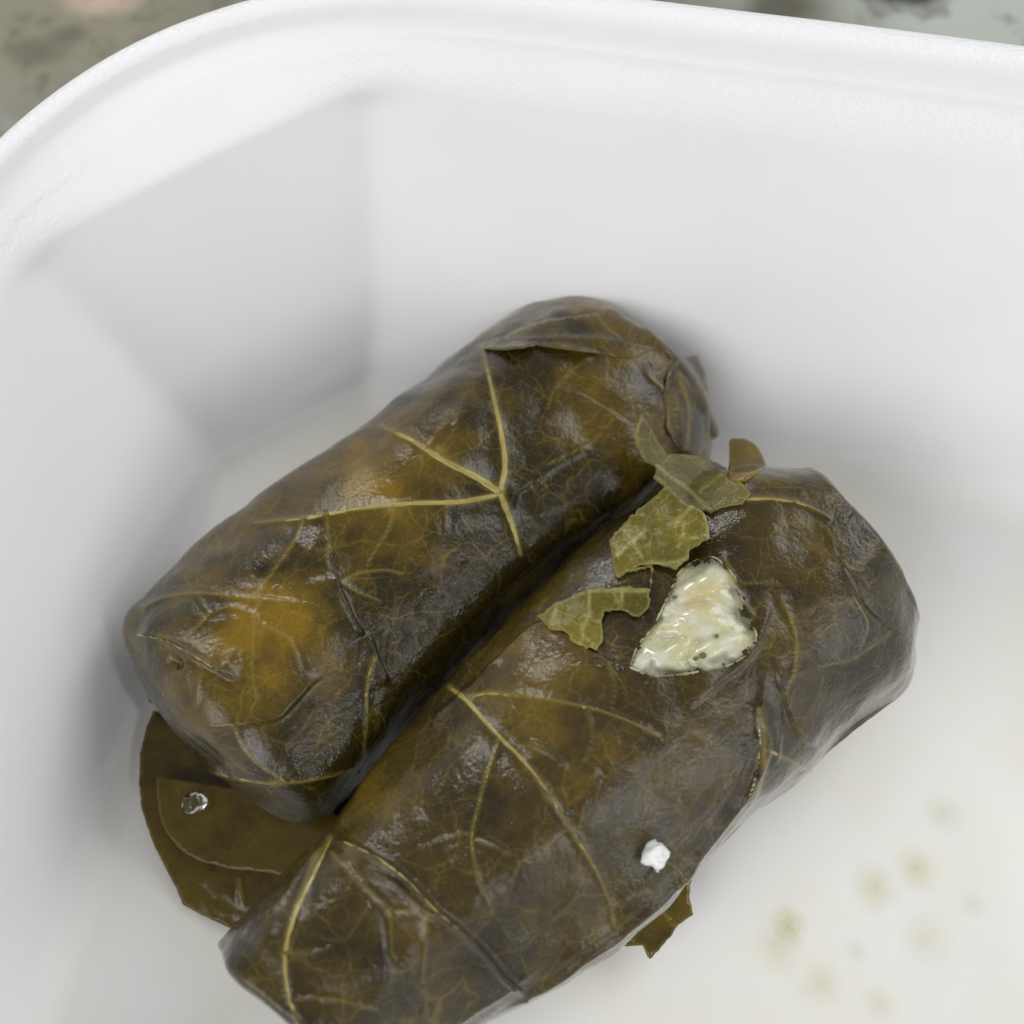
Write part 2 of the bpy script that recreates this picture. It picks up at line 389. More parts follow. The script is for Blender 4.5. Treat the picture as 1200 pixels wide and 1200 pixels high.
class Roll: pass
def build_roll(name, label, stations, height, cap0, cap1, seed, mat, veins, creases, dents, golds, power, hole=None, foot=0., blunt=2.6):
    r = Roll()
    P, G = roll_body(stations, height, cap0, cap1, seed, power=power, foot=foot, blunt=blunt)
    n = grid_normals(P)
    ctr = P.mean(axis=1, keepdims=True)
    if ((P - ctr) * n).sum() < 0: n = -n; r.flip = True
    else: r.flip = False
    P = P + n * (lumps(P, .07, .8, seed, 2) + lumps(P, .018, 2.4, seed + 7, 2))[..., None]
    # relief from folds, ridges and veins on the upper side
    for step in range(1):
        n = grid_normals(P); n = -n if r.flip else n
        pr = proj(P.reshape(-1, 3)); vis = ((n.reshape(-1, 3) * (CP - P.reshape(-1, 3))).sum(1) > 0)
        disp = np.zeros(len(pr)); vein = np.zeros(len(pr)); gold = np.zeros(len(pr))
        idx = np.where(vis)[0]; Q = pr[idx]
        wob = np.array([[noise.noise(Vector((a[0] * .03, a[1] * .03, seed))), noise.noise(Vector((a[0] * .03, a[1] * .03, seed + 5.)))] for a in Q]) * 3
        for pts, wd in veins:
            Lp = catmull(pts, 5); b0, b1 = Lp.min(0) - 40, Lp.max(0) + 40
            mk = ((Q > b0) & (Q < b1)).all(1); ii = idx[mk]
            if not len(ii): continue
            d, sd, fr = seg_dist(Q[mk], Lp)
            ww = wd * (1 - .6 * fr)
            vein[ii] = np.maximum(vein[ii], np.exp(-(d / (ww * .45 + .5)) ** 2) * (.35 + .65 * min(1, wd / 4)))
            disp[ii] += .0045 * wd ** .7 * np.exp(-(d / (ww * .9 + 1.0)) ** 2) - .004 * np.exp(-((d - ww * 2.2 - 3) / (ww + 3)) ** 2)
        for pts, hgt, fall, ridge in creases:           # one side of the line stands proud: an overlapping leaf edge
            Lp = catmull(pts, 6); b0, b1 = Lp.min(0) - fall * 3, Lp.max(0) + fall * 3
            mk = ((Q > b0) & (Q < b1)).all(1); ii = idx[mk]
            if not len(ii): continue
            d, sd, fr = seg_dist(Q[mk] + wob[mk], Lp)
            ends = smooth01(fr * 6) * smooth01((1 - fr) * 6)
            disp[ii] += ends * (hgt * np.where(sd > 0, np.exp(-(d / fall) ** 1.5), np.exp(-(d / 2.0) ** 2)) + ridge * np.exp(-(d / 4.5) ** 2))
        for x, y, rx, hgt in dents:
            disp[idx] += hgt * np.exp(-(((Q - np.array([x, y])) ** 2).sum(1)) / rx ** 2)
        for x, y, rx, g in golds:
            gold[idx] += g * np.exp(-(((Q + wob * 6 - np.array([x, y])) ** 2).sum(1)) / rx ** 2)
        P = P + n * disp.reshape(P.shape[:2])[..., None]
    P[..., 2] = np.maximum(P[..., 2], 0.004 + 0.03 * smooth01((0.03 - P[..., 2]) * 0))
    NS, NTH = P.shape[:2]
    V = P.reshape(-1, 3)
    i, j = np.meshgrid(np.arange(NS - 1), np.arange(NTH), indexing='ij'); j2 = (j + 1) % NTH
    Fq = np.stack([i * NTH + j, i * NTH + j2, (i + 1) * NTH + j2, (i + 1) * NTH + j], -1).reshape(-1, 4)
    if not r.flip: Fq = Fq
    # outward winding
    a, b, c = V[Fq[len(Fq) // 2 + 40, 0]], V[Fq[len(Fq) // 2 + 40, 1]], V[Fq[len(Fq) // 2 + 40, 2]]
    nn = np.cross(b - a, c - b); cen = P[NS // 2].mean(0)
    if nn @ (a - cen) < 0: Fq = Fq[:, ::-1]
    caps = [list(range(NTH)), list(range((NS - 1) * NTH, NS * NTH))]
    r.bvh = BVHTree.FromPolygons([tuple(q) for q in V], Fq.tolist())
    r.cut = None
    if hole is not None:
        pr = proj(V); fc = pr[Fq].mean(1); up = (V[Fq].mean(1)[:, 2] > height * .5)
        jit = np.array([[noise.noise(Vector((q[0] * .09, q[1] * .09, 3.))), noise.noise(Vector((q[0] * .09, q[1] * .09, 8.)))] for q in fc[up]]) * 7 + np.array([[noise.noise(Vector((q[0] * .3, q[1] * .3, 3.))), noise.noise(Vector((q[0] * .3, q[1] * .3, 8.)))] for q in fc[up]]) * 4
        hm = in_poly(fc[up] + jit, hole)
        keep = np.ones(len(Fq), bool); keep[np.where(up)[0][hm]] = False
        Fq = Fq[keep]
    base = V.mean(0); base[2] = 0
    r.root = empty(name, base)
    tag(r.root, label, 'stuffed leaf', 'rolls in the foam tray')
    body = mesh_obj('leaf_wrap', V, Fq.tolist() + caps, mat, r.root, attrs={'vein': vein, 'gold': gold})
    r.body = body
    def hit(x, y):
        d = ray(x, y); h = r.bvh.ray_cast(Vector(CP), Vector(d))
        return (np.array(h[0]), np.array(h[1])) if h[0] is not None else (None, None)
    r.hit = hit
    # the broad veins as raised cords
    for pts, wd in veins:
        if wd >= 3.4: cord(r, 'vein', pts, wd, M_vein)
    return r
def cord(r, name, pts, wd, mat, lift=-.006, taper=.62, rough=0., flat=.38, closed=False, min_pts=5):
    Lp = catmull(pts if not closed else list(pts) + [pts[0]], 7)
    C, N, U = [], [], []
    for q in Lp:
        p, nn = r.hit(*q)
        if p is None: continue
        C.append(p); N.append(nn)
    if len(C) < min_pts: return None
    C, N = np.array(C), np.array(N)
    for _ in range(2):
        N[1:-1] = (N[:-2] + N[1:-1] + N[2:]); N /= np.linalg.norm(N, axis=1)[:, None]
    nC = len(C); V = []; k_ = 10
    Fp = []
    for i in range(nC):
        T = C[min(i + 1, nC - 1)] - C[max(i - 1, 0)]; T /= np.linalg.norm(T) + 1e-9
        B = np.cross(T, N[i]); B /= np.linalg.norm(B) + 1e-9
        f = i / (nC - 1)
        dist = np.linalg.norm(C[i] - CP)
        rr = wd / 2 * dist / F * ((1 - taper * f) if not closed else 1) * (1 + .10 * math.sin(i * 1.7) + rough * random.uniform(-1, 1)) * (max(.08, .75 + 1.1 * noise.noise(Vector((i * .21, 4.4, 0)))) if closed else 1)
        if not closed: rr *= min(1, .45 + .55 * min(i, 3) / 3, .12 + .88 * min(nC - 1 - i, 4) / 4)
        off = N[i] * (lift + (rough * .03 * random.uniform(-.5, 1)))
        for q in range(k_):
            a = 2 * math.pi * q / k_
            V.append(C[i] + off + B * math.cos(a) * rr + N[i] * math.sin(a) * rr * flat)
    for i in range(nC - 1):
        for q in range(k_):
            q2 = (q + 1) % k_
            Fp.append([i * k_ + q, i * k_ + q2, (i + 1) * k_ + q2, (i + 1) * k_ + q])
    Fp.append(list(range(k_))[::-1]); Fp.append([(nC - 1) * k_ + q for q in range(k_)])
    return mesh_obj(name, V, Fp, mat, r.root)
def tps(ctrl):
    c = np.array(ctrl, float); n = len(c); xy = c[:, :2] / 100
    def U(d): return np.where(d > 1e-9, d * d * np.log(d + 1e-12), 0)
    K = U(np.linalg.norm(xy[:, None] - xy[None], axis=2)) + np.eye(n) * 1e-4
    Pm = np.c_[np.ones(n), xy]
    A = np.zeros((n + 3, n + 3)); A[:n, :n] = K; A[:n, n:] = Pm; A[n:, :n] = Pm.T
    sol = np.linalg.lstsq(A, np.r_[c[:, 2], 0, 0, 0], rcond=None)[0]
    def f(q):
        q = np.asarray(q, float) / 100
        return U(np.linalg.norm(q[:, None] - xy[None], axis=2)) @ sol[:n] + np.c_[np.ones(len(q)), q] @ sol[n:]
    return f
def flap(r, name, poly, ctrl, mat, jag=1.0, thick=.045, step=3.2, gold=.3, label=None, veins=(), above=.012, rimcord=None, wave=.02, seed=1., rolls=None, smooth_poly=0, edge=.35):
    """a loose piece of leaf: outline, heights at control points (None = lies on the roll), real thickness"""
    if smooth_poly: poly = catmull(list(poly) + [poly[0]], smooth_poly)[:-1]
    poly = np.array(poly, float)
    cz = []
    for x, y, z in ctrl:
        if z is None or isinstance(z, tuple):
            p, nn = r.hit(x, y)
            if p is None: continue
            cz.append((x, y, p[2] + (z[0] if z else .02)))
        else: cz.append((x, y, z))
    f = tps(cz)
    B = []
    for i in range(len(poly)):
        a, b = poly[i], poly[(i + 1) % len(poly)]; l = np.linalg.norm(b - a); kx = max(1, int(l / step))
        nv = np.array([-(b - a)[1], (b - a)[0]]) / (l + 1e-9)
        for t in range(kx):
            q = a + (b - a) * t / kx
            B.append(q + nv * jag * 2.2 * noise.noise(Vector((q[0] * .13, q[1] * .13, seed))) + nv * jag * 1.0 * noise.noise(Vector((q[0] * .45, q[1] * .45, seed))))
    B = np.array(B); lo, hi = B.min(0), B.max(0)
    gx, gy = np.meshgrid(np.arange(lo[0], hi[0], step), np.arange(lo[1], hi[1], step))
    I = np.c_[gx.ravel(), gy.ravel()] + rng.uniform(-.25, .25, (gx.size, 2)) * step
    I = I[in_poly(I, B)]
    d, _, _ = seg_dist(I, np.vstack([B, B[:1]])); I = I[d > step * .6]
    allp = np.vstack([B, I]); nb = len(B)
    vs, es, fs, ov, oe, of = delaunay_2d_cdt([Vector(q) for q in allp], [], [list(range(nb))], 1, 1e-5)
    q = np.array([tuple(x) for x in vs]); z = f(q)
    dB, _, _ = seg_dist(q, np.vstack([B, B[:1]]))
    z = z + wave * np.array([noise.noise(Vector((a[0] * .028, a[1] * .028, seed + 2))) + .5 * noise.noise(Vector((a[0] * .08, a[1] * .08, seed + 2))) for a in q])
    vein = edge * np.exp(-(dB / 1.6) ** 2)  # pale rim: edge highlights painted in through the vein tint
    for pts, wd in veins:
        dd, _, fr = seg_dist(q, catmull(pts, 5)); vein = np.maximum(vein, np.exp(-(dd / (wd * .45 + .5)) ** 2)); z += .010 * np.exp(-(dd / (wd + 1)) ** 2)
    top = []
    for a, zz in zip(q, z):
        p = unproj(a[0], a[1], zz)
        for rr_ in (rolls or ([r] if r else [])):
            h, nn = rr_.hit(a[0], a[1])
            if h is not None and above is not None:
                dv = ray(a[0], a[1])
                if (p - h) @ dv > -above - thick: p = h - dv * (above + thick)
        top.append(p)
    top = np.array(top)
    vn = np.zeros_like(top)
    T = [list(x) for x in fs]
    for t in T:
        nn = np.cross(top[t[1]] - top[t[0]], top[t[2]] - top[t[0]])
        for i_ in t: vn[i_] += nn
    vn /= np.linalg.norm(vn, axis=1)[:, None] + 1e-12
    if (vn * (CP - top)).sum() < 0: T = [t[::-1] for t in T]; vn = -vn
    bot = top - vn * thick
    nv_ = len(top)
    ec = {}
    for t in T:
        for i_ in range(len(t)):
            e = (t[i_], t[(i_ + 1) % len(t)]); ec[e] = 1
    Fp = T + [[x + nv_ for x in t[::-1]] for t in T]
    for (a, b) in ec:
        if (b, a) not in ec: Fp.append([b, a, a + nv_, b + nv_])
    o = mesh_obj(name, np.vstack([top, bot]), Fp, mat, r.root if r else None,
                 attrs={'vein': np.r_[vein, vein], 'gold': np.full(nv_ * 2, gold)})
    if label: o['label'] = label
    return o

# first roll, the longer slender one
V1 = [([(586, 578), (596, 602), (604, 626), (610, 650)], 9), ([(586, 578), (560, 560), (520, 540), (480, 515), (448, 501)], 9.5),
      ([(586, 578), (592, 545), (586, 500), (576, 455), (566, 408)], 8), ([(586, 580), (540, 588), (480, 590), (420, 596), (360, 607), (300, 613)], 7),
      ([(462, 592), (456, 618), (440, 645), (430, 662)], 3), ([(523, 590), (522, 620)], 2.2), ([(357, 608), (345, 638), (322, 668), (305, 695), (300, 722)], 3.2),
      ([(168, 712), (195, 700), (235, 695), (290, 702), (350, 706)], 3.0), ([(500, 527), (512, 510), (525, 498)], 2.2),
      ([(300, 722), (270, 712), (245, 722), (225, 745), (212, 752)], 2.4), ([(300, 722), (297, 760), (296, 790), (302, 820)], 2.6), ([(300, 730), (330, 742), (345, 760), (350, 785)], 2.2),
      ([(235, 698), (238, 708), (245, 718)], 2), ([(296, 770), (275, 778), (262, 782)], 1.8), ([(236, 790), (232, 828)], 2.2),
      ([(400, 682), (420, 672), (450, 668), (472, 672)], 3.2), ([(402, 684), (420, 694), (445, 704)], 2.6),
      ([(383, 602), (385, 630), (382, 655), (388, 672)], 2.0), ([(190, 873), (225, 895), (275, 912), (330, 918), (385, 910), (415, 900)], 4.0),
      ([(275, 850), (284, 875), (305, 898), (335, 916)], 3.2), ([(440, 770), (430, 800), (430, 845), (425, 885)], 3.4),
      ([(690, 420), (655, 450), (640, 480)], 1.8), ([(760, 440), (790, 470), (800, 510)], 3.0), ([(640, 545), (690, 520), (720, 490)], 2)]
K1 = [([(156, 742), (195, 752), (230, 770), (262, 790), (285, 798)][::-1], .075, 30, .03),
      ([(186, 815), (208, 832), (238, 847), (280, 848), (330, 838), (365, 800), (392, 790)][::-1], .055, 42, .015),
      ([(392, 668), (398, 690), (408, 715), (430, 750)], .06, 36, .02), ([(430, 740), (445, 775), (456, 806)], .05, 30, .01),
      ([(560, 405), (620, 398), (700, 398), (770, 412)], .045, 40, .0), ([(700, 520), (660, 545), (610, 575), (600, 600)], .03, 40, .0),
      ([(640, 450), (690, 470), (740, 500)], .03, 40, .0), ([(300, 700), (345, 706), (380, 712)], .02, 22, 0)]
D1 = [(205, 776, 9, -.13), (215, 768, 14, .03), (660, 440, 26, .03), (700, 450, 22, .035), (740, 470, 30, .04), (680, 500, 30, -.05), (330, 790, 46, .05), (290, 730, 34, .035), (360, 650, 40, .03), (520, 500, 50, .03)]
G1 = [(290, 735, 34, .7), (345, 715, 34, .7), (440, 620, 60, .45), (420, 560, 60, .45), (310, 790, 60, .35), (700, 440, 55, .35), (540, 520, 60, .25), (650, 600, 90, -.7), (500, 760, 100, -.9), (330, 880, 90, -.8), (230, 660, 60, -.25)]  # strong negative entries paint the gap's shade into the leaf colour
S1 = [(178, 722, 400, 932), (245, 656, 446, 880), (318, 598, 500, 824), (398, 537, 568, 754), (470, 484, 630, 690), (545, 426, 700, 638), (618, 382, 768, 595), (700, 366, 826, 560), (760, 402, 838, 505)]
roll1 = build_roll('stuffed_leaf_roll', 'olive stuffed leaf roll with yellow branching veins, unbroken, beside the foam corner', S1, 2.55, .70, .25, 3.1, M_leaf, V1, K1, D1, G1, (4, 60, 93, 134, 178, 226, 270, 314), foot=.45, blunt=2.4)

V2 = [([(528, 806), (548, 822), (580, 858), (622, 902), (655, 950), (676, 985)], 6.5), ([(676, 985), (692, 1010), (705, 1035), (716, 1062)], 4.0),
      ([(550, 818), (572, 813), (620, 818), (690, 830), (735, 845), (772, 864)], 4.6), ([(585, 866), (572, 905), (560, 950), (553, 985), (560, 1025), (574, 1062)], 3.8),
      ([(388, 982), (365, 1030), (345, 1075), (334, 1120), (338, 1165), (352, 1205)], 6.5), ([(390, 1000), (412, 1025), (440, 1050), (458, 1070), (460, 1120)], 3.4),
      ([(335, 1118), (370, 1116), (390, 1110)], 2.2), ([(345, 1172), (390, 1170), (440, 1180)], 2.4), ([(455, 1068), (490, 1068)], 2.2), ([(500, 1070), (498, 1110), (494, 1150)], 3.0),
      ([(656, 950), (680, 930), (700, 905)], 2), ([(600, 818), (598, 850)], 1.8), ([(690, 832), (694, 870), (680, 900)], 2.0), ([(555, 975), (520, 985), (490, 995)], 2.2), ([(555, 985), (600, 1000)], 1.8),
      ([(718, 1060), (740, 1052), (760, 1045)], 2.2), ([(716, 1060), (718, 1085)], 2.2), ([(888, 830), (890, 875), (880, 930), (845, 985), (790, 1035)], 4.2), ([(890, 875), (920, 888), (955, 905)], 4.4),
      ([(915, 700), (930, 740), (928, 780), (912, 815)], 3.4), ([(838, 592), (880, 585), (930, 588), (970, 605)], 6.0), ([(850, 655), (866, 695), (880, 720)], 3.4), ([(868, 684), (910, 684)], 2.2),
      ([(1000, 700), (1015, 730), (1005, 760)], 2.6), ([(960, 780), (1000, 770), (1040, 740)], 2.2), ([(760, 1000), (790, 1015), (800, 1030)], 2.0), ([(560, 870), (530, 900), (510, 935)], 1.8), ([(640, 760), (620, 790), (600, 815)], 1.8), ([(700, 760), (720, 800), (716, 832)], 1.8)]
K2 = [([(900, 800), (884, 870), (850, 955), (775, 1040), (690, 1105), (610, 1160)][::-1], .012, 14, .016), ([(880, 850), (860, 910), (800, 985), (735, 1050)][::-1], .015, 18, .012), ([(905, 760), (912, 830), (905, 900)], .015, 16, .012), ([(640, 1130), (560, 1180), (500, 1225)], .02, 16, .014), ([(700, 1030), (640, 1085), (590, 1120)], .012, 20, .008), ([(430, 1050), (450, 1100), (448, 1160)], .03, 24, .01), ([(388, 978), (430, 1000), (470, 1025), (505, 1060), (550, 1100), (600, 1150), (625, 1180)], .06, 45, .045), ([(425, 1015), (460, 1035), (490, 1062), (525, 1080)], .02, 20, .035),
      ([(760, 930), (820, 960), (850, 1000)], .0, 20, .0), ([(895, 770), (890, 840), (892, 880), (868, 935), (820, 1000), (740, 1080), (640, 1150), (560, 1200)][::-1], .05, 46, .03),
      ([(1078, 752), (1040, 735), (1010, 700), (985, 650)], .03, 45, .0), ([(905, 700), (885, 760), (840, 800), (800, 830)], .04, 30, .01),
      ([(560, 800), (600, 760), (640, 730), (700, 770), (740, 785)], .035, 40, .01), ([(500, 850), (540, 815), (590, 770)], .02, 20, .02),
      ([(280, 1100), (330, 1060), (385, 985)], .05, 40, .03), ([(620, 870), (650, 885), (665, 905)], .03, 25, .02), ([(960, 880), (930, 850), (905, 780)], .05, 50, .0)]
D2 = [(990, 830, 50, -.07), (940, 780, 50, .05), (1010, 760, 40, .05), (440, 1140, 60, .06), (530, 1120, 40, -.05), (620, 1060, 60, -.05), (700, 960, 60, .05), (560, 930, 60, .04), (640, 830, 50, .03), (800, 620, 40, -.12), (900, 640, 50, .05), (820, 900, 60, .05), (860, 985, 50, -.06)]
G2 = [(480, 930, 60, .35), (640, 850, 70, .35), (470, 1080, 40, .5), (520, 1000, 60, .1), (890, 650, 40, .3), (990, 820, 120, -.2), (560, 1140, 60, -.3), (420, 920, 60, .5), (620, 790, 60, .2)]
S2 = [(272, 1102, 470, 1262), (370, 1000, 565, 1198), (470, 878, 680, 1138), (540, 796, 775, 1062), (622, 712, 872, 966), (700, 642, 945, 908), (782, 588, 1005, 856), (860, 562, 1066, 798), (928, 563, 1078, 738)]
HOLE = np.array([(738, 782), (748, 755), (765, 735), (782, 700), (798, 668), (832, 652), (858, 672), (868, 700), (872, 722), (886, 742), (880, 762), (858, 778), (832, 784), (800, 790), (765, 792)], float)
roll2 = build_roll('stuffed_leaf_roll', 'torn stuffed leaf roll with white rice showing through a hole', S2, 3.1, .18, .16, 8.4, M_leaf2, V2, K2, D2, G2, (6, 50, 98, 146, 184, 230, 270, 316), hole=HOLE)

# rice filling under the tear
r = roll2
gx, gy = np.meshgrid(np.arange(715, 905, 2.0), np.arange(635, 812, 2.0)); nx, ny = gx.shape[1], gx.shape[0]
grains = [(random.uniform(735, 885), random.uniform(650, 795), random.uniform(28, 40), random.uniform(11, 15), random.uniform(-50, 45)) for _ in range(34)]
H = np.zeros(gx.shape)
for cx, cy, a, b, an in grains:
    an = math.radians(an); dx, dy = gx - cx, gy - cy
    q = ((dx * math.cos(an) + dy * math.sin(an)) / a) ** 2 + ((-dx * math.sin(an) + dy * math.cos(an)) / b) ** 2
    H = np.maximum(H, np.sqrt(np.clip(1 - q, 0, 1)) * (.085 + .03 * math.sin(cx * 7)))
for _ in range(2):
    H[1:-1, 1:-1] = (H[1:-1, 1:-1] * 2 + H[:-2, 1:-1] + H[2:, 1:-1] + H[1:-1, :-2] + H[1:-1, 2:]) / 6
V = []; ok = []; gl = []
for yy in range(ny):
    for xx in range(nx):
        x, y = gx[yy, xx], gy[yy, xx]; p, nn = r.hit(x, y)
        d = ray(x, y)
        dh = seg_dist(np.array([[x, y]]), np.vstack([HOLE, HOLE[:1]]))[0][0]; ins = in_poly(np.array([[x, y]]), HOLE)[0]
        dep = .13 - H[yy, xx] - (.07 * smooth01(np.array(dh / 40.)) if ins else -.06 * min(1, dh / 14))
        V.append(p + d * max(dep, -.03 if ins else .06)); gl.append(math.exp(-((x - 825) ** 2 + (y - 698) ** 2) / 24 ** 2) * .9 + .25 * math.exp(-((x - 800) ** 2 + (y - 735) ** 2) / 30 ** 2))
Fp = [[yy * nx + xx, (yy + 1) * nx + xx, (yy + 1) * nx + xx + 1, yy * nx + xx + 1] for yy in range(ny - 1) for xx in range(nx - 1)]
o = mesh_obj('rice_filling', V, Fp, M_rice, r.root, attrs={'gold': gl}); o['label'] = 'creamy white rice filling with a yellow patch'
cord(r, 'torn_edge', [tuple(q) for q in HOLE], 2.4, M_edge, lift=-.01, rough=.5, flat=.8, closed=True)
for x, y, s_ in ((824, 768, 5), (815, 772, 3.2), (790, 700, 3), (840, 745, 2.4)):
    p, nn = r.hit(x, y); d = ray(x, y)
    V = []; Fp = []
    for a in range(7):
        an = a / 7 * 6.283; rr = s_ * (.8 + .4 * random.random()); h = r.hit(x + rr * math.cos(an), y + rr * .8 * math.sin(an))[0]
        V.append(h - d * .012)
    V.append(np.mean(V, axis=0) - d * .03)
    Vb = [q + d * .04 for q in V[:7]]
    V = V[:7] + [V[7]] + Vb
    for a in range(7):
        b = (a + 1) % 7; Fp += [[a, 7, b], [a, b, 8 + b, 8 + a]]
    mesh_obj('herb_fleck', V, Fp, M_herb, r.root)

# loose and torn pieces of leaf on the second roll
flap(r, 'leaf_flap', [(630, 722), (655, 705), (690, 690), (735, 688), (762, 690), (765, 664), (735, 668), (764, 661), (760, 712), (748, 722), (728, 714), (708, 716), (704, 728), (707, 746), (700, 762), (672, 752), (660, 738), (642, 736)],
     [(632, 721, (.10,)), (700, 760, (.05,)), (650, 735, (.05,)), (700, 690, (.11,)), (760, 690, (.10,)), (735, 718, (.05,)), (760, 664, (.08,))], M_torn, jag=1.3, gold=.35, thick=.035,
     veins=[([(630, 722), (655, 705), (695, 692), (760, 692)], 4), ([(654, 706), (643, 735)], 2.4), ([(690, 693), (690, 720), (682, 742), (700, 758)], 2.4), ([(730, 692), (726, 714)], 2.4)], label='torn green leaf scrap beside the tear', seed=2.)
flap(r, 'leaf_flap', [(714, 632), (735, 608), (762, 586), (780, 570), (800, 588), (812, 594), (826, 602), (832, 632), (808, 642), (806, 655), (790, 668), (772, 660), (752, 662), (742, 668), (722, 676), (718, 652)],
     [(714, 632, (.30,)), (780, 570, (.40,)), (826, 602, (.36,)), (832, 632, (.22,)), (790, 668, (.10,)), (742, 668, (.05,)), (765, 625, (.20,)), (800, 620, (.30,)), (745, 610, (.34,)), (722, 676, (.04,))], M_torn, jag=1.2, gold=.8, thick=.04,
     veins=[([(760, 660), (785, 660), (808, 652), (830, 634)], 3.6), ([(793, 612), (812, 594), (826, 602), (831, 630)], 3.4), ([(725, 650), (740, 635), (756, 620)], 2.6), ([(735, 625), (745, 640), (752, 652)], 2.2), ([(802, 612), (800, 630), (795, 640)], 2), ([(795, 632), (815, 630), (828, 626)], 2.2)], label='yellow green torn leaf sheet curling up beside the tear', seed=5., wave=.05)
# upright curl and the sheet behind it
flap(r, 'leaf_flap', [(752, 486), (762, 500), (770, 516), (782, 532), (800, 532), (826, 535), (850, 548), (866, 562), (880, 578), (870, 590), (845, 594), (832, 600), (815, 596), (800, 588), (782, 570), (768, 558), (770, 545), (758, 540), (748, 525), (745, 508)],
     [(752, 486, 2.95), (746, 510, 2.9), (760, 540, 2.75), (782, 532, 2.45), (830, 536, 2.0), (866, 562, 2.1), (870, 590, (.06,)), (832, 600, (.05,)), (800, 588, (.16,)), (772, 556, 2.75)], M_torn, jag=.6, gold=.3, thick=.035,
     veins=[([(830, 596), (805, 572), (782, 556), (770, 545)], 2.6), ([(820, 575), (840, 560), (850, 550)], 2)], label='pale leaf tip curling up between the rolls', seed=7., wave=.05)
flap(r, 'leaf_flap', [(856, 514), (872, 514), (886, 522), (893, 534), (897, 545), (884, 556), (872, 562), (860, 564), (852, 558), (855, 540)],
     [(856, 514, 2.25), (880, 518, 2.2), (897, 545, 2.15), (872, 562, 2.45), (852, 558, 2.4)], M_gold, jag=.5, gold=.55, thick=.04, label='golden leaf lobe standing up at the roll end', seed=9., smooth_poly=4)
flap(r, 'leaf_flap', [(812, 1020), (808, 1048), (812, 1072), (795, 1084), (784, 1100), (762, 1124), (754, 1108), (720, 1110), (670, 1112), (650, 1090), (690, 1040), (750, 990), (790, 985)],
     [(812, 1030, .75), (812, 1072, .6), (762, 1122, .5), (754, 1108, .55), (700, 1112, .62), (770, 1040, .72), (730, 1075, .66), (660, 1095, .6), (700, 1035, .65), (770, 990, .7)], M_gold, jag=.9, gold=-.2, thick=.04, veins=[([(768, 1060), (790, 1085)], 2)], above=None, label='loose leaf tooth hanging out under the roll', seed=11.)
# leaf pieces of the first roll
r = roll1
flap(r, 'leaf_flap', [(784, 430), (800, 418), (817, 416), (826, 436), (833, 474), (831, 520), (818, 534), (795, 530), (782, 500), (778, 460)],
     [(784, 430, (.0,)), (817, 416, 1.75), (833, 474, 1.6), (831, 520, 1.3), (795, 528, (.0,)), (780, 470, (.0,)), (800, 470, (.01,))], M_leaf, jag=.5, gold=.1, thick=.015, above=.0, veins=[([(802, 418), (822, 420), (832, 470), (830, 522)], 3.4), ([(795, 440), (808, 480), (805, 525)], 3)], seed=15., label='folded leaf end with a yellow edge at the far end')
flap(r, 'leaf_flap', [(566, 408), (600, 388), (640, 374), (700, 367), (712, 384), (735, 398), (770, 408), (740, 420), (690, 412), (630, 404), (590, 410)],
     [(566, 408, (.04,)), (640, 374, 1.75), (700, 367, 1.6), (735, 398, 1.75), (765, 410, (.05,)), (690, 410, (.05,)), (600, 402, (.05,))], M_leaf, jag=.6, gold=.15, thick=.015, above=.0, seed=17., label='leaf tip folded over the far shoulder')
flap(r, 'leaf_flap', [(154, 741), (178, 733), (205, 742), (205, 775), (192, 800), (185, 826), (176, 824), (165, 795), (157, 768)],
     [(154, 741, 1.75), (200, 738, 1.85), (200, 780, 1.2), (185, 826, .65), (164, 790, .95)], M_leaf, jag=.4, gold=-.5, thick=.05, seed=19., above=None, label='dark leaf fold hanging at the near corner')
flap(r, 'leaf_flap', [(180, 832), (172, 852), (164, 882), (163, 918), (166, 948), (178, 985), (192, 1014), (206, 1040), (214, 1060), (236, 1072), (262, 1084), (276, 1091), (300, 1068), (350, 1020), (420, 960), (400, 900), (300, 870), (220, 850)],
     [(180, 832, .42), (163, 918, .34), (178, 985, .30), (214, 1060, .12), (276, 1091, .10), (350, 1020, .25), (420, 950, .25), (300, 900, .2), (260, 1030, .2), (215, 940, .2)], M_gold, jag=.4, gold=-.1, thick=.04, seed=21., wave=.012, above=None,
     veins=[([(280, 1030), (284, 1060)], 2.4)], label='loose olive leaf tongue lying flat under the near end')
flap(r, 'leaf_flap', [(184, 910), (184, 935), (190, 965), (208, 992), (232, 1008), (270, 1018), (310, 1022), (370, 1028), (400, 985), (385, 945), (320, 930), (250, 920)],
     [(184, 912, .50), (190, 965, .44), (232, 1008, .38), (310, 1022, .40), (370, 1028, .48), (390, 960, .52), (280, 960, .45)], M_gold, jag=.4, gold=.2, thick=.03, seed=23., wave=.01, above=None, smooth_poly=3, label='golden leaf lobe bulging from the near end')

for rr_, pts, wd in ((roll1, [(157, 743), (190, 750), (225, 767), (250, 783), (272, 797)], 2.6), (roll2, [(400, 985), (440, 1004), (475, 1030), (510, 1066), (552, 1102)], 3.0)):
    cord(rr_, 'fold_edge_glint', pts, wd, M_edge if rr_ is roll1 else M_vein, rough=.35, flat=.8)  # raised folds, coloured pale to imitate the highlight along them

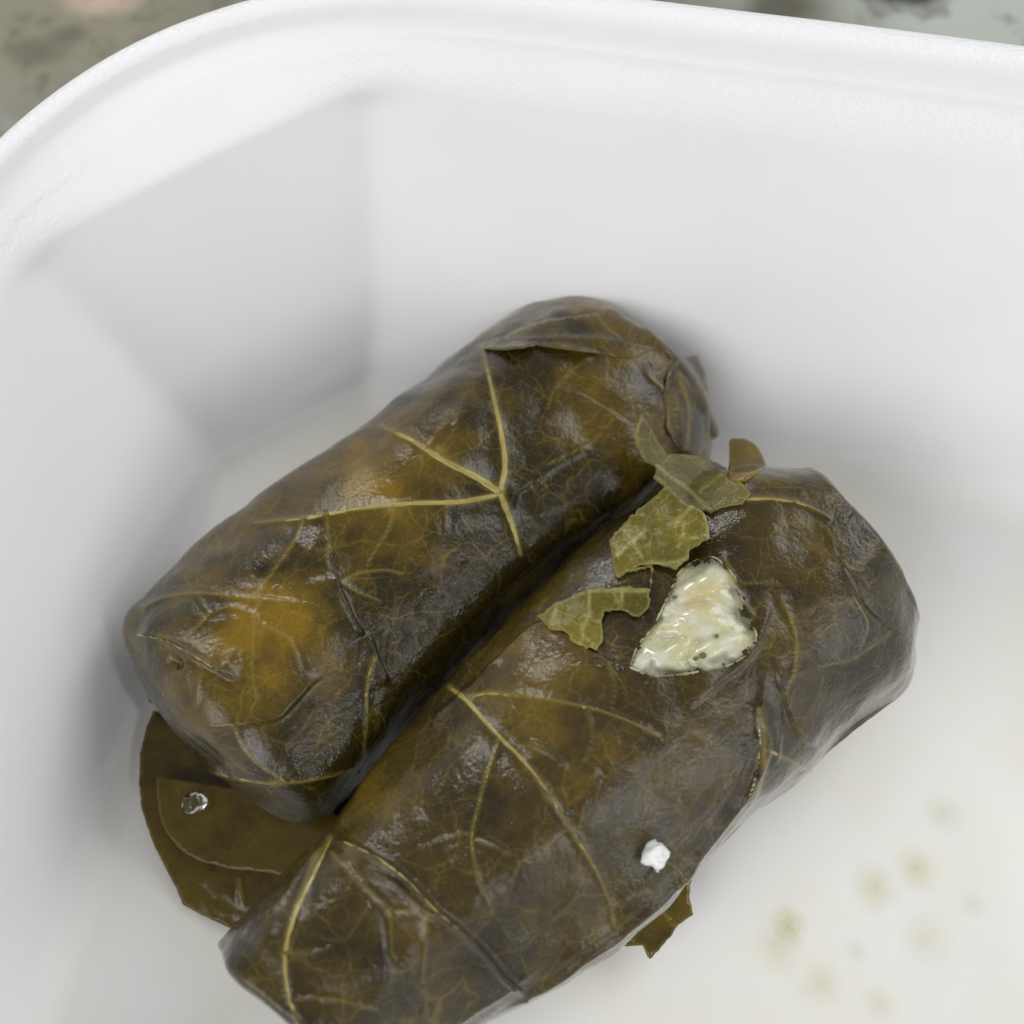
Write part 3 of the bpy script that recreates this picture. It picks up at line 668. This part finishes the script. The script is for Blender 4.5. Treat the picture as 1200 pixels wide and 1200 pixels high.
# ------------------------------------------------------------------ drops, crumbs, stains
def blob(name, p, nrm, rx, ry, rz, mat, jit=0., seg=14, rings=8, ang=0.):
    nrm = nrm / np.linalg.norm(nrm); t = np.cross(nrm, [0.3, 1, .1]); t /= np.linalg.norm(t); b = np.cross(nrm, t)
    t, b = t * math.cos(ang) + b * math.sin(ang), b * math.cos(ang) - t * math.sin(ang)
    V = []; Fp = []
    for i in range(rings + 1):
        a = math.pi * i / rings
        for j in range(seg):
            c_ = 2 * math.pi * j / seg; q = np.array([math.sin(a) * math.cos(c_), math.sin(a) * math.sin(c_), math.cos(a)])
            kf = 1 + jit * noise.noise(Vector(q * 1.7) + Vector(p) * 3)
            V.append(p + (t * q[0] * rx + b * q[1] * ry + nrm * q[2] * rz) * kf)
    for i in range(rings):
        for j in range(seg):
            j2 = (j + 1) % seg; Fp.append([i * seg + j, (i + 1) * seg + j, (i + 1) * seg + j2, i * seg + j2])
    return mesh_obj(name, V, Fp, mat)
def on(r, x, y): return r.hit(x, y)
px = 13.3 / F
for x, y, s_ in [(551, 943, 3.5), (668, 952, 5), (690, 940, 4), (610, 920, 5), (575, 1010, 2.5), (512, 1050, 3), (560, 1080, 3), (690, 962, 3), (640, 870, 2.5), (655, 1000, 2.5), (600, 965, 2), (585, 1035, 2.4), (545, 1075, 2.4), (620, 1000, 2.2), (702, 778, 6), (726, 782, 5), (714, 768, 6), (758, 800, 2.5)]:
    p, nn = on(roll2, x, y)
    if p is None: continue
    o = blob('liquid_drop', p + nn * .004, nn, s_ * px * 1.05, s_ * px * .8, s_ * px * .55, M_drop, .25)
    if s_ >= 5 and x > 700: tag(o, 'rounded clear drop beside the torn hole showing rice', 'drop', 'drops beside the torn hole')
    else: tag(o, 'tiny clear liquid drop on the torn roll', 'drop', 'liquid drops on the torn roll')
for x, y, s_ in [(390, 563, 4), (498, 738, 5), (300, 900, 3.5), (350, 888, 3), (405, 900, 3.5), (420, 905, 3), (520, 640, 2.5), (340, 690, 2.5)]:
    p, nn = on(roll1, x, y)
    if p is None: continue
    o = blob('liquid_drop', p + nn * .004, nn, s_ * px * 1.05, s_ * px * .8, s_ * px * .55, M_drop, .25)
    tag(o, 'tiny clear liquid drop on the unbroken roll', 'drop', 'liquid drops on the unbroken roll')
p = unproj(228, 941, .62)
o = blob('liquid_bead', p, np.array([0, 0, 1.]), .17, .12, .10, M_drop, .2, ang=.5); tag(o, 'large clear bead of liquid at the foot of the unbroken roll', 'drop')
p, nn = on(roll2, 764, 1001)
o = blob('rice_crumb', p + nn * .07, nn, .14, .125, .11, M_crumb, .75, 18, 12); tag(o, 'small white rice crumb stuck on the grey side of the torn roll', 'crumb')
p, nn = on(roll2, 592, 746)
stains = [(924, 1085, 15, 1.0), (1026, 1039, 20, .6), (1073, 1018, 18, .6), (912, 1108, 20, .45), (962, 1153, 18, .4), (1085, 1102, 22, .35), (1030, 1176, 14, .35), (1104, 954, 18, .35), (1004, 1115, 10, .3), (1140, 1060, 12, .25)]
for x, y, s_, st_ in stains:
    V = []; fd = []; Fp = []
    c0 = unproj(x, y, .006); nr = 12; ns = 32
    V.append(c0); fd.append(st_ * .75)
    for i in range(1, nr + 1):
        for j in range(ns):
            a = 6.2832 * j / ns; kf = 1 + .15 * noise.noise(Vector((math.cos(a) * 1.3 + x, math.sin(a) * 1.3 + y, 0)))
            rr = s_ * 1.5 * px * 1.15 * i / nr * kf
            V.append(c0 + np.array([math.cos(a) * rr, math.sin(a) * rr, 0])); fd.append(st_ * .75 * (1 - i / nr) ** 1.3)
    for j in range(ns): Fp.append([0, 1 + j, 1 + (j + 1) % ns])
    for i in range(nr - 1):
        for j in range(ns):
            j2 = (j + 1) % ns; a = 1 + i * ns
            Fp.append([a + j, a + ns + j, a + ns + j2, a + j2])
    o = mesh_obj('oil_stain', V, Fp, M_stain, attrs={'fade': fd})
    if st_ == 1.0: tag(o, 'most vivid of the yellow green oil spots on the foam floor', 'oil spot')
    else: tag(o, 'faint yellow green oil spot on the foam floor', 'oil spot', 'oil spots on the tray floor')
